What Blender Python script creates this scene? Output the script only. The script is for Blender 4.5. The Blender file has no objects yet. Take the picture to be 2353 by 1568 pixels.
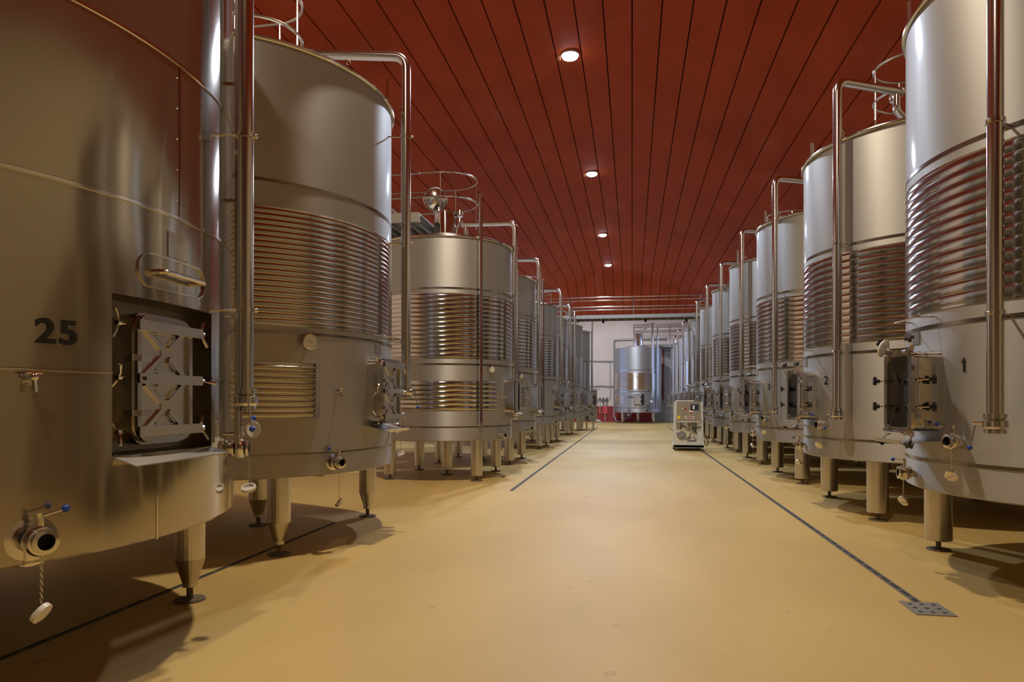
import bpy, math, random
from math import sin, cos, pi, radians as rad
from mathutils import Matrix, Vector
random.seed(7)
S = bpy.context.scene
COL = S.collection

# ------------------------------------------------------------------ camera
cam = bpy.data.cameras.new('camera'); camo = bpy.data.objects.new('camera', cam); COL.objects.link(camo)
cam.sensor_width = 36; cam.lens = 24.0; cam.shift_y = 139.5 / 2353; cam.clip_end = 200
camo.location = (0, 0, 1.4); camo.rotation_euler = (pi / 2, 0, math.atan(276 / 1568.6))
S.camera = camo
# ------------------------------------------------------------------ world, exposure
W = bpy.data.worlds.new('world'); S.world = W; W.use_nodes = True
W.node_tree.nodes['Background'].inputs[0].default_value = (.9, .93, 1, 1)
W.node_tree.nodes['Background'].inputs[1].default_value = .05
S.view_settings.view_transform = 'Standard'; S.view_settings.look = 'None'
S.view_settings.exposure = -1.9; S.view_settings.gamma = 1; S.view_settings.use_curve_mapping = False
try:
    S.cycles.use_denoising = True; S.cycles.sample_clamp_indirect = 4; S.cycles.max_bounces = 5; S.cycles.diffuse_bounces = 3; S.cycles.glossy_bounces = 4; S.cycles.use_adaptive_sampling = True; S.cycles.adaptive_threshold = .1; S.cycles.adaptive_min_samples = 16
except Exception: pass
# lamp rows of the hall: (x, y, z, colour, watts); the lamps are built near the end of the script
WARM = (1, .87, .68); COOL = (.70, .805, 1)
LAMPS = [(-1.42, 15.85, 9.44, COOL, 6100), (-1.40, 24.2, 9.44, COOL, 6100), (-1.40, 33.15, 9.44, COOL, 6100), (-1.38, 40.5, 9.44, COOL, 6100),
         (-1.40, 7.4, 9.44, WARM, 6600), (-1.40, -1.0, 9.44, WARM, 3400)]

# ------------------------------------------------------------------ materials
MAT = {}
def mat(name, col=(.5, .5, .5), rough=.5, metal=0., **k):
    if name in MAT: return MAT[name]
    m = bpy.data.materials.new(name); m.use_nodes = True; MAT[name] = m
    b = m.node_tree.nodes['Principled BSDF']
    b.inputs['Base Color'].default_value = (*col, 1); b.inputs['Roughness'].default_value = rough; b.inputs['Metallic'].default_value = metal
    for kk, v in k.items(): b.inputs[kk.replace('_', ' ')].default_value = v
    return m
def nodes(m):
    t = m.node_tree; return t.nodes, t.links, t.nodes['Principled BSDF']
def noise(m, scale, detail=3, vec=None, coord='Object'):
    N, L, b = nodes(m)
    tc = N.new('ShaderNodeTexCoord'); mp = N.new('ShaderNodeMapping'); nz = N.new('ShaderNodeTexNoise')
    L.new(tc.outputs[coord], mp.inputs['Vector']); L.new(mp.outputs[0], nz.inputs['Vector'])
    if vec: mp.inputs['Scale'].default_value = vec
    nz.inputs['Scale'].default_value = scale; nz.inputs['Detail'].default_value = detail
    return nz.outputs['Fac']
def ramp(m, fac, c0, c1, p0=.3, p1=.7):
    N, L, b = nodes(m); r = N.new('ShaderNodeValToRGB'); L.new(fac, r.inputs[0])
    r.color_ramp.elements[0].color = (*c0, 1); r.color_ramp.elements[1].color = (*c1, 1)
    r.color_ramp.elements[0].position = p0; r.color_ramp.elements[1].position = p1
    return r.outputs[0]
def rangev(m, fac, a, b_):
    N, L, b = nodes(m); r = N.new('ShaderNodeMapRange'); L.new(fac, r.inputs['Value'])
    r.inputs['To Min'].default_value = a; r.inputs['To Max'].default_value = b_; return r.outputs[0]
def bump(m, fac, strength, dist):
    N, L, b = nodes(m); n = N.new('ShaderNodeBump'); n.inputs['Strength'].default_value = strength; n.inputs['Distance'].default_value = dist
    L.new(fac, n.inputs['Height']); L.new(n.outputs[0], b.inputs['Normal'])
def link(m, out, inp):
    N, L, b = nodes(m); L.new(out, b.inputs[inp])

STEEL = (.44, .425, .40)
def brushed(m, rot=.25, an=.75):
    N, L, b = nodes(m); t = N.new('ShaderNodeTangent'); t.direction_type = 'RADIAL'; t.axis = 'Z'
    L.new(t.outputs[0], b.inputs['Tangent']); b.inputs['Anisotropic'].default_value = an; b.inputs['Anisotropic Rotation'].default_value = rot
M_SATIN = mat('satin_steel', STEEL, .5, .84, Coat_Weight=.25, Coat_Roughness=.12)
f = noise(M_SATIN, 6, 3, (1, 1, .05)); link(M_SATIN, rangev(M_SATIN, f, .55, .66), 'Roughness')
f2 = noise(M_SATIN, 1.1, 2); bump(M_SATIN, f2, .06, .03); brushed(M_SATIN)
M_MIRROR = mat('bright_steel', (.46, .42, .345), .15, .84)
f = noise(M_MIRROR, 1.5, 2, (1, 1, .6)); bump(M_MIRROR, f, .22, .045)
f2 = noise(M_MIRROR, 5, 3, (1, 1, .06)); link(M_MIRROR, rangev(M_MIRROR, f2, .08, .15), 'Roughness'); brushed(M_MIRROR, .25, .4)
M_POL = mat('polished_steel', (.68, .66, .63), .12, 1)
M_PIPE = mat('tube_steel', (.70, .68, .65), .17, 1)
M_JACK = mat('jacket_steel', (.54, .515, .48), .15, 1)
f = noise(M_JACK, 9, 2, (1, 1, .4)); bump(M_JACK, f, .12, .01)
M_LEG = mat('leg_steel', (.62, .59, .55), .27, 1)
f = noise(M_LEG, 8, 3, (1, 1, .1)); link(M_LEG, rangev(M_LEG, f, .2, .36), 'Roughness')
M_CAST = mat('cast_steel', (.72, .70, .67), .15, 1)
M_BRUSH = mat('brushed_sheet', (.66, .64, .61), .3, 1)
M_GALV = mat('galvanised_steel', (.30, .28, .24), .5, .6)
M_GRATE = mat('grate_steel', (.14, .115, .08), .8, 0)
M_DARKIN = mat('recess_steel', (.30, .27, .22), .35, 1)
M_BLACK = mat('black_plastic', (.012, .012, .014), .35)
M_HOLE = mat('dark_bore', (.008, .008, .008), .7)
M_BLUE = mat('blue_plastic', (.01, .06, .42), .3)
M_WHITEP = mat('white_plastic', (.75, .72, .66), .4)
M_PAINTK = mat('black_paint', (.012, .012, .012), .5)
M_DIAL = mat('dial_face', (.72, .70, .62), .4)
M_GLASS = mat('gauge_tube', (.16, .05, .04), .08, 0, Coat_Weight=.6)
M_FILM = mat('tinted_pane', (.13, .12, .115), .12, 1)
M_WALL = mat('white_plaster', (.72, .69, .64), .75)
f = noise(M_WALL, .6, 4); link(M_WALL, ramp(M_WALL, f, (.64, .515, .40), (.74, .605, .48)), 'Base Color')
M_RED = mat('red_skirting', (.28, .022, .014), .45)
M_BOARD = mat('red_board', (.30, .05, .03), .7)
f = noise(M_BOARD, 1.2, 6, (1, .5, 1)); link(M_BOARD, ramp(M_BOARD, f, (.34, .041, .004), (.44, .06, .009), .3, .72), 'Base Color')
N, L, b = nodes(M_BOARD); src = b.inputs['Base Color'].links[0].from_socket; pf = ramp(M_BOARD, noise(M_BOARD, .7, 8, (1.6, .5, 1)), (0, 0, 0), (.5, .5, .5), .60, .80)
mx = N.new('ShaderNodeMix'); mx.data_type = 'RGBA'; L.new(pf, mx.inputs[0]); L.new(src, mx.inputs[6]); mx.inputs[7].default_value = (.42, .14, .08, 1); L.new(mx.outputs[2], b.inputs['Base Color'])
M_BOARD.node_tree.nodes['Principled BSDF'].inputs['Specular IOR Level'].default_value = .2
f2 = noise(M_BOARD, 60, 2); bump(M_BOARD, f2, .25, .01)
M_GAP = mat('board_joint', (.02, .012, .01), .9)
M_FLOOR = mat('ochre_resin', (.5, .33, .15), .4)
f = noise(M_FLOOR, .55, 6, (1, .45, 1)); fl2 = noise(M_FLOOR, .18, 3)
N, L, b = nodes(M_FLOOR)
c1 = ramp(M_FLOOR, f, (.445, .30, .098), (.61, .432, .155), .28, .74)
sp = noise(M_FLOOR, 5.5, 6); c2 = ramp(M_FLOOR, sp, (.40, .34, .30), (1, 1, 1), .25, .31)
mx = N.new('ShaderNodeMix'); mx.data_type = 'RGBA'; mx.blend_type = 'MULTIPLY'; mx.inputs[0].default_value = .55
L.new(c1, mx.inputs[6]); L.new(c2, mx.inputs[7]); L.new(mx.outputs[2], b.inputs['Base Color'])
link(M_FLOOR, rangev(M_FLOOR, fl2, .50, .66), 'Roughness'); b.inputs['Specular IOR Level'].default_value = .22
M_CREAM = mat('cream_enamel', (.62, .59, .50), .4)
M_SCREEN = mat('screen_glass', (.03, .05, .07), .12)
M_YEL = mat('yellow_sticker', (.85, .62, .02), .5)
M_STICK = mat('white_sticker', (.75, .72, .68), .5)
M_REDP = mat('red_plastic', (.55, .03, .03), .35)
M_PINK = mat('red_shovel', (.62, .06, .06), .4)
M_ORANGE = mat('orange_button', (.8, .12, .02), .4)
M_GREYDOOR = mat('grey_shutter', (.33, .29, .23), .6)
M_WOOD = mat('pale_handle', (.5, .42, .3), .6)
M_MOTOR = mat('motor_casting', (.20, .20, .19), .4, .5)
M_HOSE = mat('grey_hose', (.40, .37, .32), .5)
M_CABLE = mat('dark_cable', (.03, .03, .03), .6)
M_BOX = mat('orange_box', (.55, .22, .09), .5)
M_LAMPH = mat('lamp_housing', (.6, .6, .58), .4)
M_GLOW = {}
def glow(c):
    k = str(c)
    if k not in M_GLOW:
        m = mat('lamp_glass_%d' % len(M_GLOW), (.9, .9, .9), .3); b = m.node_tree.nodes['Principled BSDF']
        b.inputs['Emission Color'].default_value = (*c, 1); b.inputs['Emission Strength'].default_value = 60; M_GLOW[k] = m
    return M_GLOW[k]

# ------------------------------------------------------------------ mesh helpers
class MB:
    def __init__(s): s.v = []; s.f = []
    def add(s, v, f):
        n = len(s.v); s.v += [tuple(p) for p in v]; s.f += [tuple(i + n for i in q) for q in f]; return s
    def box(s, c, d, m=None):
        x, y, z = [k / 2 for k in d]
        v = [Vector((a * x, b * y, e * z)) for a in (-1, 1) for b in (-1, 1) for e in (-1, 1)]
        if m: v = [m @ p for p in v]
        v = [p + Vector(c) for p in v]
        return s.add(v, [(0, 1, 3, 2), (4, 6, 7, 5), (0, 4, 5, 1), (2, 3, 7, 6), (0, 2, 6, 4), (1, 5, 7, 3)])
    def bar(s, p, q, w, h, up=(0, 0, 1)):
        p = Vector(p); q = Vector(q); d = (q - p); l = d.length; d.normalize(); u = Vector(up)
        x = d.cross(u)
        if x.length < 1e-4: x = d.cross(Vector((1, 0, 0)))
        x.normalize(); u = x.cross(d)
        m = Matrix((x, d, u)).transposed()
        return s.box((p + q) / 2, (w, l, h), m)
    def cyl(s, p, q, r, r2=None, n=16, caps=True):
        p = Vector(p); q = Vector(q); d = (q - p).normalized(); r2 = r if r2 is None else r2
        x = d.orthogonal().normalized(); y = d.cross(x)
        v = []
        for c, rr in ((p, r), (q, r2)):
            v += [c + rr * (cos(2 * pi * i / n) * x + sin(2 * pi * i / n) * y) for i in range(n)]
        f = [(i, (i + 1) % n, n + (i + 1) % n, n + i) for i in range(n)]
        if caps: f += [tuple(range(n))[::-1], tuple(range(n, 2 * n))]
        return s.add(v, f)
    def lathe(s, prof, n=24, p=(0, 0, 0), ax=(0, 0, 1), a0=None, a1=None):
        """profile of (radius, height) turned about ax through p"""
        p = Vector(p); d = Vector(ax).normalized()
        if abs(d.z) > .999: x = Vector((1, 0, 0)); y = Vector((0, 1, 0)) if d.z > 0 else Vector((0, -1, 0))
        else: x = d.orthogonal().normalized(); y = d.cross(x)
        full = a0 is None; a0 = 0 if full else a0; a1 = 2 * pi if full else a1
        m = n if full else n + 1; v = []
        for (r, h) in prof:
            v += [p + d * h + r * (cos(a0 + (a1 - a0) * i / n) * x + sin(a0 + (a1 - a0) * i / n) * y) for i in range(m)]
        f = []
        for j in range(len(prof) - 1):
            for i in range(n):
                k = (i + 1) % m; f.append((j * m + i, j * m + k, (j + 1) * m + k, (j + 1) * m + i))
        return s.add(v, f)
    def tube(s, pts, r, n=10, closed=False):
        pts = [Vector(p) for p in pts]; N = len(pts); v = []; prev = None
        for i, p in enumerate(pts):
            a = pts[(i - 1) % N] if closed or i > 0 else p; b = pts[(i + 1) % N] if closed or i < N - 1 else p
            d = (b - a).normalized()
            if prev is None: x = d.orthogonal().normalized()
            else:
                x = prev - d * prev.dot(d); x.normalize()
            prev = x; y = d.cross(x)
            v += [p + r * (cos(2 * pi * k / n) * x + sin(2 * pi * k / n) * y) for k in range(n)]
        f = []
        for i in range(N if closed else N - 1):
            j = (i + 1) % N
            for k in range(n): f.append((i * n + k, i * n + (k + 1) % n, j * n + (k + 1) % n, j * n + k))
        if not closed: f += [tuple(range(n))[::-1], tuple(range((N - 1) * n, N * n))]
        return s.add(v, f)
    def prism(s, poly, z0, z1):
        n = len(poly); v = [(x, y, z0) for x, y in poly] + [(x, y, z1) for x, y in poly]
        return s.add(v, [(i, (i + 1) % n, n + (i + 1) % n, n + i) for i in range(n)] + [tuple(range(n))[::-1], tuple(range(n, 2 * n))])
    def ringprism(s, outer, inner, z0, z1):
        n = len(outer); v = []
        for P, z in ((outer, z0), (outer, z1), (inner, z1), (inner, z0)): v += [(x, y, z) for x, y in P]
        f = []
        for a in range(4):
            b = (a + 1) % 4
            for i in range(n): j = (i + 1) % n; f.append((a * n + i, a * n + j, b * n + j, b * n + i))
        return s.add(v, f)
    def ball(s, c, r, n=12, sz=1.):
        prof = [(max(1e-4, r * sin(pi * k / 8)), -r * sz * cos(pi * k / 8)) for k in range(9)]
        return s.lathe(prof, n, c)
    def mesh(s, name, m, ang=35):
        me = bpy.data.meshes.new(name); me.from_pydata(s.v, [], s.f); me.update()
        me.materials.append(m)
        me.polygons.foreach_set('use_smooth', [True] * len(me.polygons)); me.set_sharp_from_angle(angle=rad(ang))
        return me
    def build(s, name, m, parent=None, M=None, ang=35): return obj(name, s.mesh(name, m, ang), parent, M)

def obj(name, me, parent=None, M=None):
    o = bpy.data.objects.new(name, me); COL.objects.link(o)
    if parent is not None: o.parent = parent
    if M is not None: o.matrix_local = M
    return o
def tag(o, label=None, cat=None, group=None, kind=None):
    if label: o['label'] = label
    if cat: o['category'] = cat
    if group: o['group'] = group
    if kind: o['kind'] = kind
    return o
def thing(name, label, cat, loc=(0, 0, 0), group=None, rz=0):
    o = bpy.data.objects.new(name, None); COL.objects.link(o); o.location = loc; o.rotation_euler = (0, 0, rz); o.empty_display_size = .1
    return tag(o, label, cat, group)
def fillet(pts, r, n=5):
    """polyline with rounded corners"""
    P = [Vector(p) for p in pts]; out = [P[0]]
    for i in range(1, len(P) - 1):
        a, b, c = P[i - 1], P[i], P[i + 1]; u = (a - b).normalized(); w = (c - b).normalized()
        rr = min(r, (a - b).length * .49, (c - b).length * .49); p0 = b + u * rr; p1 = b + w * rr
        for k in range(n + 1):
            t = k / n; out.append((1 - t) ** 2 * p0 + 2 * t * (1 - t) * b + t * t * p1)
    return out + [P[-1]]
def rrect(w, h, r, n=5):
    out = []
    for cx, cy, a in ((w / 2 - r, h / 2 - r, 0), (-w / 2 + r, h / 2 - r, 90), (-w / 2 + r, -h / 2 + r, 180), (w / 2 - r, -h / 2 + r, 270)):
        for k in range(n + 1): t = rad(a + 90 * k / n); out.append((cx + r * cos(t), cy + r * sin(t)))
    return out
def frame(a, r, z, roll=0):
    """frame on a tank: x to the viewer's side, y up, z outward; a in degrees"""
    t = rad(a); et = Vector((-sin(t), cos(t), 0)); er = Vector((cos(t), sin(t), 0)); up = Vector((0, 0, 1))
    m = Matrix((et, up, er)).transposed().to_4x4(); m.translation = er * r + up * z
    if roll: m = m @ Matrix.Rotation(rad(roll), 4, 'Z')
    return m
CACHE = {}
def cached(key, fn):
    if key not in CACHE: CACHE[key] = fn()
    return CACHE[key]

# ------------------------------------------------------------------ room
XL, XR, YB, YF, WH = -9.1, 6.5, -13.0, 47.9, 7.0
def ceil_z(x):
    d = abs(x / 1.4 + .95); return 1.4 * (6.80 - .04 * d * d - .11 * d)
def fold_y(x): return min(YF, YF - (ceil_z(x) - WH) / .41)
def struct(o): o['kind'] = 'structure'; return o
fl = MB().box(((XL + XR) / 2, (YB + YF) / 2, -.1), (XR - XL + .4, YF - YB + .4, .2)).build('floor', M_FLOOR); struct(fl)
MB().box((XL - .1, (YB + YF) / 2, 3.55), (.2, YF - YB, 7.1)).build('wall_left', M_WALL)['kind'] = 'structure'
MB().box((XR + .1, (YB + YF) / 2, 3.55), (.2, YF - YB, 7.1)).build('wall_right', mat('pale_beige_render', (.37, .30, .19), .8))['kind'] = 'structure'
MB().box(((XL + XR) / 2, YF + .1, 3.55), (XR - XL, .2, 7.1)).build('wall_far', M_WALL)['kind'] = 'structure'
# end wall behind the camera, closing the vault
xs = [XL + (XR - XL) * i / 30 for i in range(31)]
wb = MB(); n = len(xs) + 2
poly = [(XL, 0)] + [(x, ceil_z(x) + .1) for x in xs] + [(XR, 0)]
wb.add([(x, YB, z) for x, z in poly] + [(x, YB - .2, z) for x, z in poly], [tuple(range(len(poly))), tuple(range(len(poly), 2 * len(poly)))[::-1]] + [(i, (i + 1) % len(poly), len(poly) + (i + 1) % len(poly), len(poly) + i) for i in range(len(poly))])
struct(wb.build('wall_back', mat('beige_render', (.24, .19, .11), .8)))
d1 = struct(MB().box((-3.4, YB + .04, 1.6), (2.6, .07, 3.2)).build('door_1', M_GREYDOOR))
MB().box((-2.3, YB + .1, 1.1), (.06, .08, .3)).build('handle', M_BLACK, d1)
for nm, c, d in (('trim_1', ((XL + XR) / 2, YF - .01, .54), (XR - XL, .02, 1.08)),):
    struct(MB().box(c, d).build(nm, M_RED))
# daylight windows at the far end of the side walls
M_DAY = mat('daylit_pane', (.5, .6, .8), .2); bb = M_DAY.node_tree.nodes['Principled BSDF']
bb.inputs['Emission Color'].default_value = (.38, .55, 1, 1); bb.inputs['Emission Strength'].default_value = 9
for nm, x, y0, y1, sg in (('window_1', XL, 37.5, 46.5, 1), ('window_2', XR, 43.5, 47.2, -1)):
    w_ = struct(MB().box((x + sg * .03, (y0 + y1) / 2, 3.9), (.06, y1 - y0, 4.4)).build(nm, M_GALV))
    n_ = max(2, int((y1 - y0) / 1.5))
    for k in range(n_): MB().box((x + sg * .065, y0 + (y1 - y0) * (k + .5) / n_, 3.9), (.02, (y1 - y0) / n_ - .12, 4.2)).build('pane', M_DAY, w_)
# vaulted ceiling of long boards
cl = bpy.data.objects.new('ceiling', None); COL.objects.link(cl); struct(cl)
bk = MB(); v = []; fs = []
for i, x in enumerate(xs):
    v += [(x, YB - .2, ceil_z(x) + .075), (x, fold_y(x), ceil_z(x) + .075), (x, YF + .1, min(ceil_z(x), WH) + .075)]
for i in range(len(xs) - 1):
    for k in (0, 1): fs.append((3 * i + k, 3 * i + k + 1, 3 * i + k + 4, 3 * i + k + 3))
bk.add(v, fs).build('backing_sheet', M_GAP, cl)
BW = .583; g = .014
def slab(pts, t=.05):
    """four bottom corners -> thin slab"""
    v = list(pts) + [(x, y, z + t) for x, y, z in pts]
    return MB().add(v, [(0, 1, 2, 3), (7, 6, 5, 4), (0, 4, 5, 1), (1, 5, 6, 2), (2, 6, 7, 3), (3, 7, 4, 0)])
k0 = math.floor(XL / BW); k1 = math.ceil(XR / BW)
for k in range(k0, k1):
    a = max(XL, k * BW + g); c = min(XR, (k + 1) * BW - g)
    if c - a < .05: continue
    ya, yc = fold_y(a), fold_y(c)
    slab([(a, YB, ceil_z(a)), (c, YB, ceil_z(c)), (c, yc, ceil_z(c)), (a, ya, ceil_z(a))]).build('ceiling_board', M_BOARD, cl)
    if YF - min(ya, yc) > .1:
        slab([(a, ya, ceil_z(a)), (c, yc, ceil_z(c)), (c, YF, min(WH, ceil_z(c))), (a, YF, min(WH, ceil_z(a)))]).build('end_board', M_BOARD, cl)

# ------------------------------------------------------------------ tank fittings (x sideways, y up, z outward)
def part(key, name, fn, m, parent, M=None, ang=35):
    return obj(name, cached(key, lambda: fn().mesh(name, m, ang)), parent, M)
def T(x, y, z): return Matrix.Translation((x, y, z))
def R(deg, ax): return Matrix.Rotation(rad(deg), 4, ax)

def wing_nut(parent, M):
    def fn():
        b = MB().cyl((0, 0, -.05), (0, 0, .012), .006, n=8).cyl((0, 0, -.012), (0, 0, .012), .014, n=10)
        for s in (-1, 1):
            b.tube(fillet([(0, 0, 0), (s * .03, 0, .006), (s * .07, 0, .03)], .02), .009, 8)
        return b
    return part('wing', 'wing_nut', fn, M_CAST, parent, M)
def star_knob(parent, M):
    def rod(): return MB().cyl((0, 0, 0), (0, 0, .10), .007, n=8).cyl((0, 0, -.01), (0, 0, .02), .016, n=10)
    def kn():
        P = []
        for i in range(20):
            rr = .036 if i % 4 < 2 else .022; P.append((rr * cos(2 * pi * i / 20), rr * sin(2 * pi * i / 20)))
        return MB().prism(P, .095, .118).cyl((0, 0, .07), (0, 0, .1), .016, n=10)
    r = part('srod', 'clamp_rod', rod, M_CAST, parent, M); part('sknob', 'star_knob', kn, M_BLACK, parent, M)
    return r
def handle(parent, M, L=.13):
    """lever with a blue ball: runs along +x from the origin"""
    part('lever%g' % L, 'lever', lambda: MB().tube([(0, 0, 0), (L, 0, 0)], .0055, 8).cyl((0, -.03, 0), (0, .018, 0), .013, n=10), M_CAST, parent, M)
    part('lball%g' % L, 'lever_ball', lambda: MB().ball((L, 0, 0), .017), M_BLUE, parent, M)
def chain_mesh(L):
    b = MB(); n = int(L / .014)
    for i in range(n):
        y = -i * .014 - .007; P = []
        for k in range(6):
            t = 2 * pi * k / 6; q = (.0055 * cos(t), y + .0095 * sin(t), 0) if i % 2 else (0, y + .0095 * sin(t), .0055 * cos(t)); P.append(q)
        b.tube(P, .0016, 4, closed=True)
    return b
def cap_chain(parent, M, L, capm, tilt=40, r=.045):
    part('chain%g' % L, 'chain', lambda: chain_mesh(L), M_CAST, parent, M)
    part('cap%g%s' % (r, capm.name), 'cap', lambda: MB().lathe([(.001, .012), (r * .8, .012), (r, .008), (r, -.012), (r * .78, -.012), (r * .72, .0), (.001, .0)], 20), capm, parent, M @ T(0, -L - r * .6, 0) @ R(tilt, 'X') @ R(25, 'Y'))
def valve(tank, M, s=1., lever=(0, 0), L=.13, flange=0., chain=0, capm=None, name='drain_valve'):
    """butterfly valve pointing outward; lever = (side angle about the stem, stem roll)"""
    key = 'valve%g_%g' % (s, flange)
    def fn():
        b = MB().lathe([(.034 * s, -.01), (.034 * s, .032), (.052 * s, .034), (.052 * s, .045), (.040 * s, .048), (.058 * s, .056), (.064 * s, .07), (.064 * s, .09), (.058 * s, .105), (.040 * s, .112), (.052 * s, .115), (.052 * s, .13), (.034 * s, .132), (.034 * s, .11)], 24)
        b.cyl((0, .05 * s, .08), (0, .095 * s, .08), .013, n=10)
        if flange: b.lathe([(.001, .012), (flange * .7, .012), (flange, .004), (flange, -.01)], 28)
        return b
    v = part(key, name, fn, M_CAST, tank, M)
    part('bore%g' % s, 'bore', lambda: MB().lathe([(.034 * s, .13), (.033 * s, .09), (.001, .088)], 20), M_HOLE, v)
    handle(v, T(0, .10 * s, .08) @ R(lever[0], 'Y') @ R(lever[1], 'Z'), L)
    if chain: cap_chain(v, T(0, -.05 * s, .09), chain, capm or M_CAST)
    return v
def sample_tap(tank, M):
    def fn(): return MB().cyl((0, 0, -.01), (0, 0, .05), .012, n=10).cyl((0, 0, .05), (0, -.05, .06), .009, n=10).ball((0, .012, .05), .018).cyl((-.03, .03, .05), (.03, .03, .05), .006, n=8).lathe([(.024, -.004), (.024, .006), (.001, .006)], 16)
    return part('tap', 'sample_tap', fn, M_CAST, tank, M)
def dial(tank, M, r=.055):
    d = part('dialb%g' % r, 'thermometer', lambda: MB().lathe([(.012, -.02), (.012, .04), (r * .96, .042), (r, .05), (r, .068), (r * .9, .072), (r * .9, .064), (.001, .064)], 28), M_POL, tank, M)
    part('dialf%g' % r, 'dial_face', lambda: MB().lathe([(r * .9, .0645), (r * .9, .066), (.001, .066)], 28), M_DIAL, d)
    def tk():
        b = MB().bar((-.018, .014, .067), (.028, -.018, .067), .004, .001)
        for i in range(9):
            a = rad(-45 + 270 * i / 8); b.bar((r * .68 * cos(a), r * .68 * sin(a), .067), (r * .82 * cos(a), r * .82 * sin(a), .067), .003, .001)
        return b
    part('dialt%g' % r, 'pointer_and_ticks', tk, M_BLACK, d)
    return d
def door_clamped(tank, M, neck=.12, nuts=True):
    """rectangular hatch with three clamping bars, pressed X ribs and wing nuts"""
    w, h = .45, .66
    d = part('dneck%g' % neck, 'manway', lambda: MB().ringprism(rrect(w, h, .09), rrect(w - .05, h - .05, .07), -neck, .0), M_POL, tank, M)
    part('dpan', 'door_panel', lambda: MB().prism(rrect(w - .03, h - .03, .085), -.02, .012), M_BRUSH, d)
    part('drim', 'door_rim', lambda: MB().ringprism(rrect(w - .02, h - .02, .085), rrect(w - .075, h - .075, .06), .012, .03), M_POL, d)
    def rib():
        b = MB()
        for sx in (-1, 1):
            for sy in (-1, 1): b.bar((sx * .03, sy * .025, .018), (sx * .15, sy * .115, .018), .026, .016)
        b.box((0, 0, .014), (.05, .05, .006))
        for sy in (-1, 1):
            b.bar((-.06, sy * .11, .018), (.06, sy * .11, .018), .018, .016)
            for sx in (-1, 1): b.bar((sx * .075, sy * .085, .018), (sx * .022, sy * .045, .018), .01, .014)
        return b
    for y in (.135, -.14): part('dx', 'pressed_cross', rib, M_BRUSH, d, T(0, y, 0))
    for y in (.262, 0, -.262):
        c = part('dbar', 'clamp_bar', lambda: MB().box((.02, 0, .053), (.50, .05, .006)).box((.02, .0235, .04), (.50, .004, .03)).box((.02, -.0235, .04), (.50, .004, .03)), M_BRUSH, d, T(0, y, 0))
    part('dbo', 'bolt', lambda: MB().cyl((-.2, 0, .05), (-.2, 0, .062), .01, n=10), M_BLACK, d)
    for y in (.10, -.17):
        part('dhinge', 'hinge', lambda: MB().box((-.235, 0, .01), (.05, .03, .05)).box((-.185, 0, .045), (.075, .03, .025)), M_CAST, d, T(0, y, 0))
    if nuts:
        for i, y in enumerate((.262, 0, -.262)):
            wing_nut(d, T(.30, y, .03) @ R(90, 'Y') @ R((80, 10, 75)[i], 'Z')); wing_nut(d, T(-.31, y, .0) @ R(-90, 'Y') @ R((85, 60, 120)[i], 'Z'))
    return d
def door_knobs(tank, M, neck=.2, knobs=True, w=.42, h=.62):
    d = part('kneck%g' % neck, 'manway', lambda: MB().ringprism(rrect(w, h, .07), rrect(w - .03, h - .03, .055), -neck - .06, 0), M_POL, tank, M)
    part('kfl', 'door_rim', lambda: MB().ringprism(rrect(w + .04, h + .04, .08), rrect(w - .06, h - .06, .05), .0, .025), M_POL, d)
    def pn():
        b = MB(); P = rrect(w - .05, h - .05, .05); n = len(P); c = (0, 0, -.012)
        v = [(x, y, .016) for x, y in P] + [(x * .72, y * .8, .004) for x, y in P] + [c]
        return b.add(v, [(i, (i + 1) % n, n + (i + 1) % n, n + i) for i in range(n)] + [(n + i, n + (i + 1) % n, 2 * n) for i in range(n)])
    part('kpan', 'door_panel', pn, M_FILM, d, ang=20)
    part('khinge', 'hinge_rod', lambda: MB().cyl((w / 2 + .035, -.26, -.02), (w / 2 + .035, .26, -.02), .009, n=8).box((w / 2 + .02, .18, -.01), (.05, .04, .05)).box((w / 2 + .02, -.18, -.01), (.05, .04, .05)), M_CAST, d)
    if knobs:
        for s in (1, -1):
            for y in (.09, -.12): star_knob(d, T(s * (w / 2 + .03), y, -.02) @ (R(165, 'Y') if s > 0 else R(-12, 'Y')))
            star_knob(d, T(s * (w / 2 - .02), h / 2 + .02, .0) @ R(s * 45, 'Y') @ R(-50, 'X'))
            star_knob(d, T(s * (w / 2 - .02), -h / 2 - .02, .0) @ R(s * 45, 'Y') @ R(50, 'X'))
            for y in (h / 2, -h / 2): part('kcl', 'corner_clamp', lambda: MB().box((0, 0, .02), (.07, .06, .035)).cyl((-.03, 0, .04), (.03, 0, .04), .014, n=10), M_CAST, d, T(s * (w / 2 - .05), y, 0))
    part('kbar', 'door_bar', lambda: MB().tube(fillet([(-.16, 0, .0), (-.16, 0, .05), (.16, 0, .05), (.16, 0, 0)], .03), .011, 8), M_CAST, d, T(0, -h / 2 - .01, .02))
    return d
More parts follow.
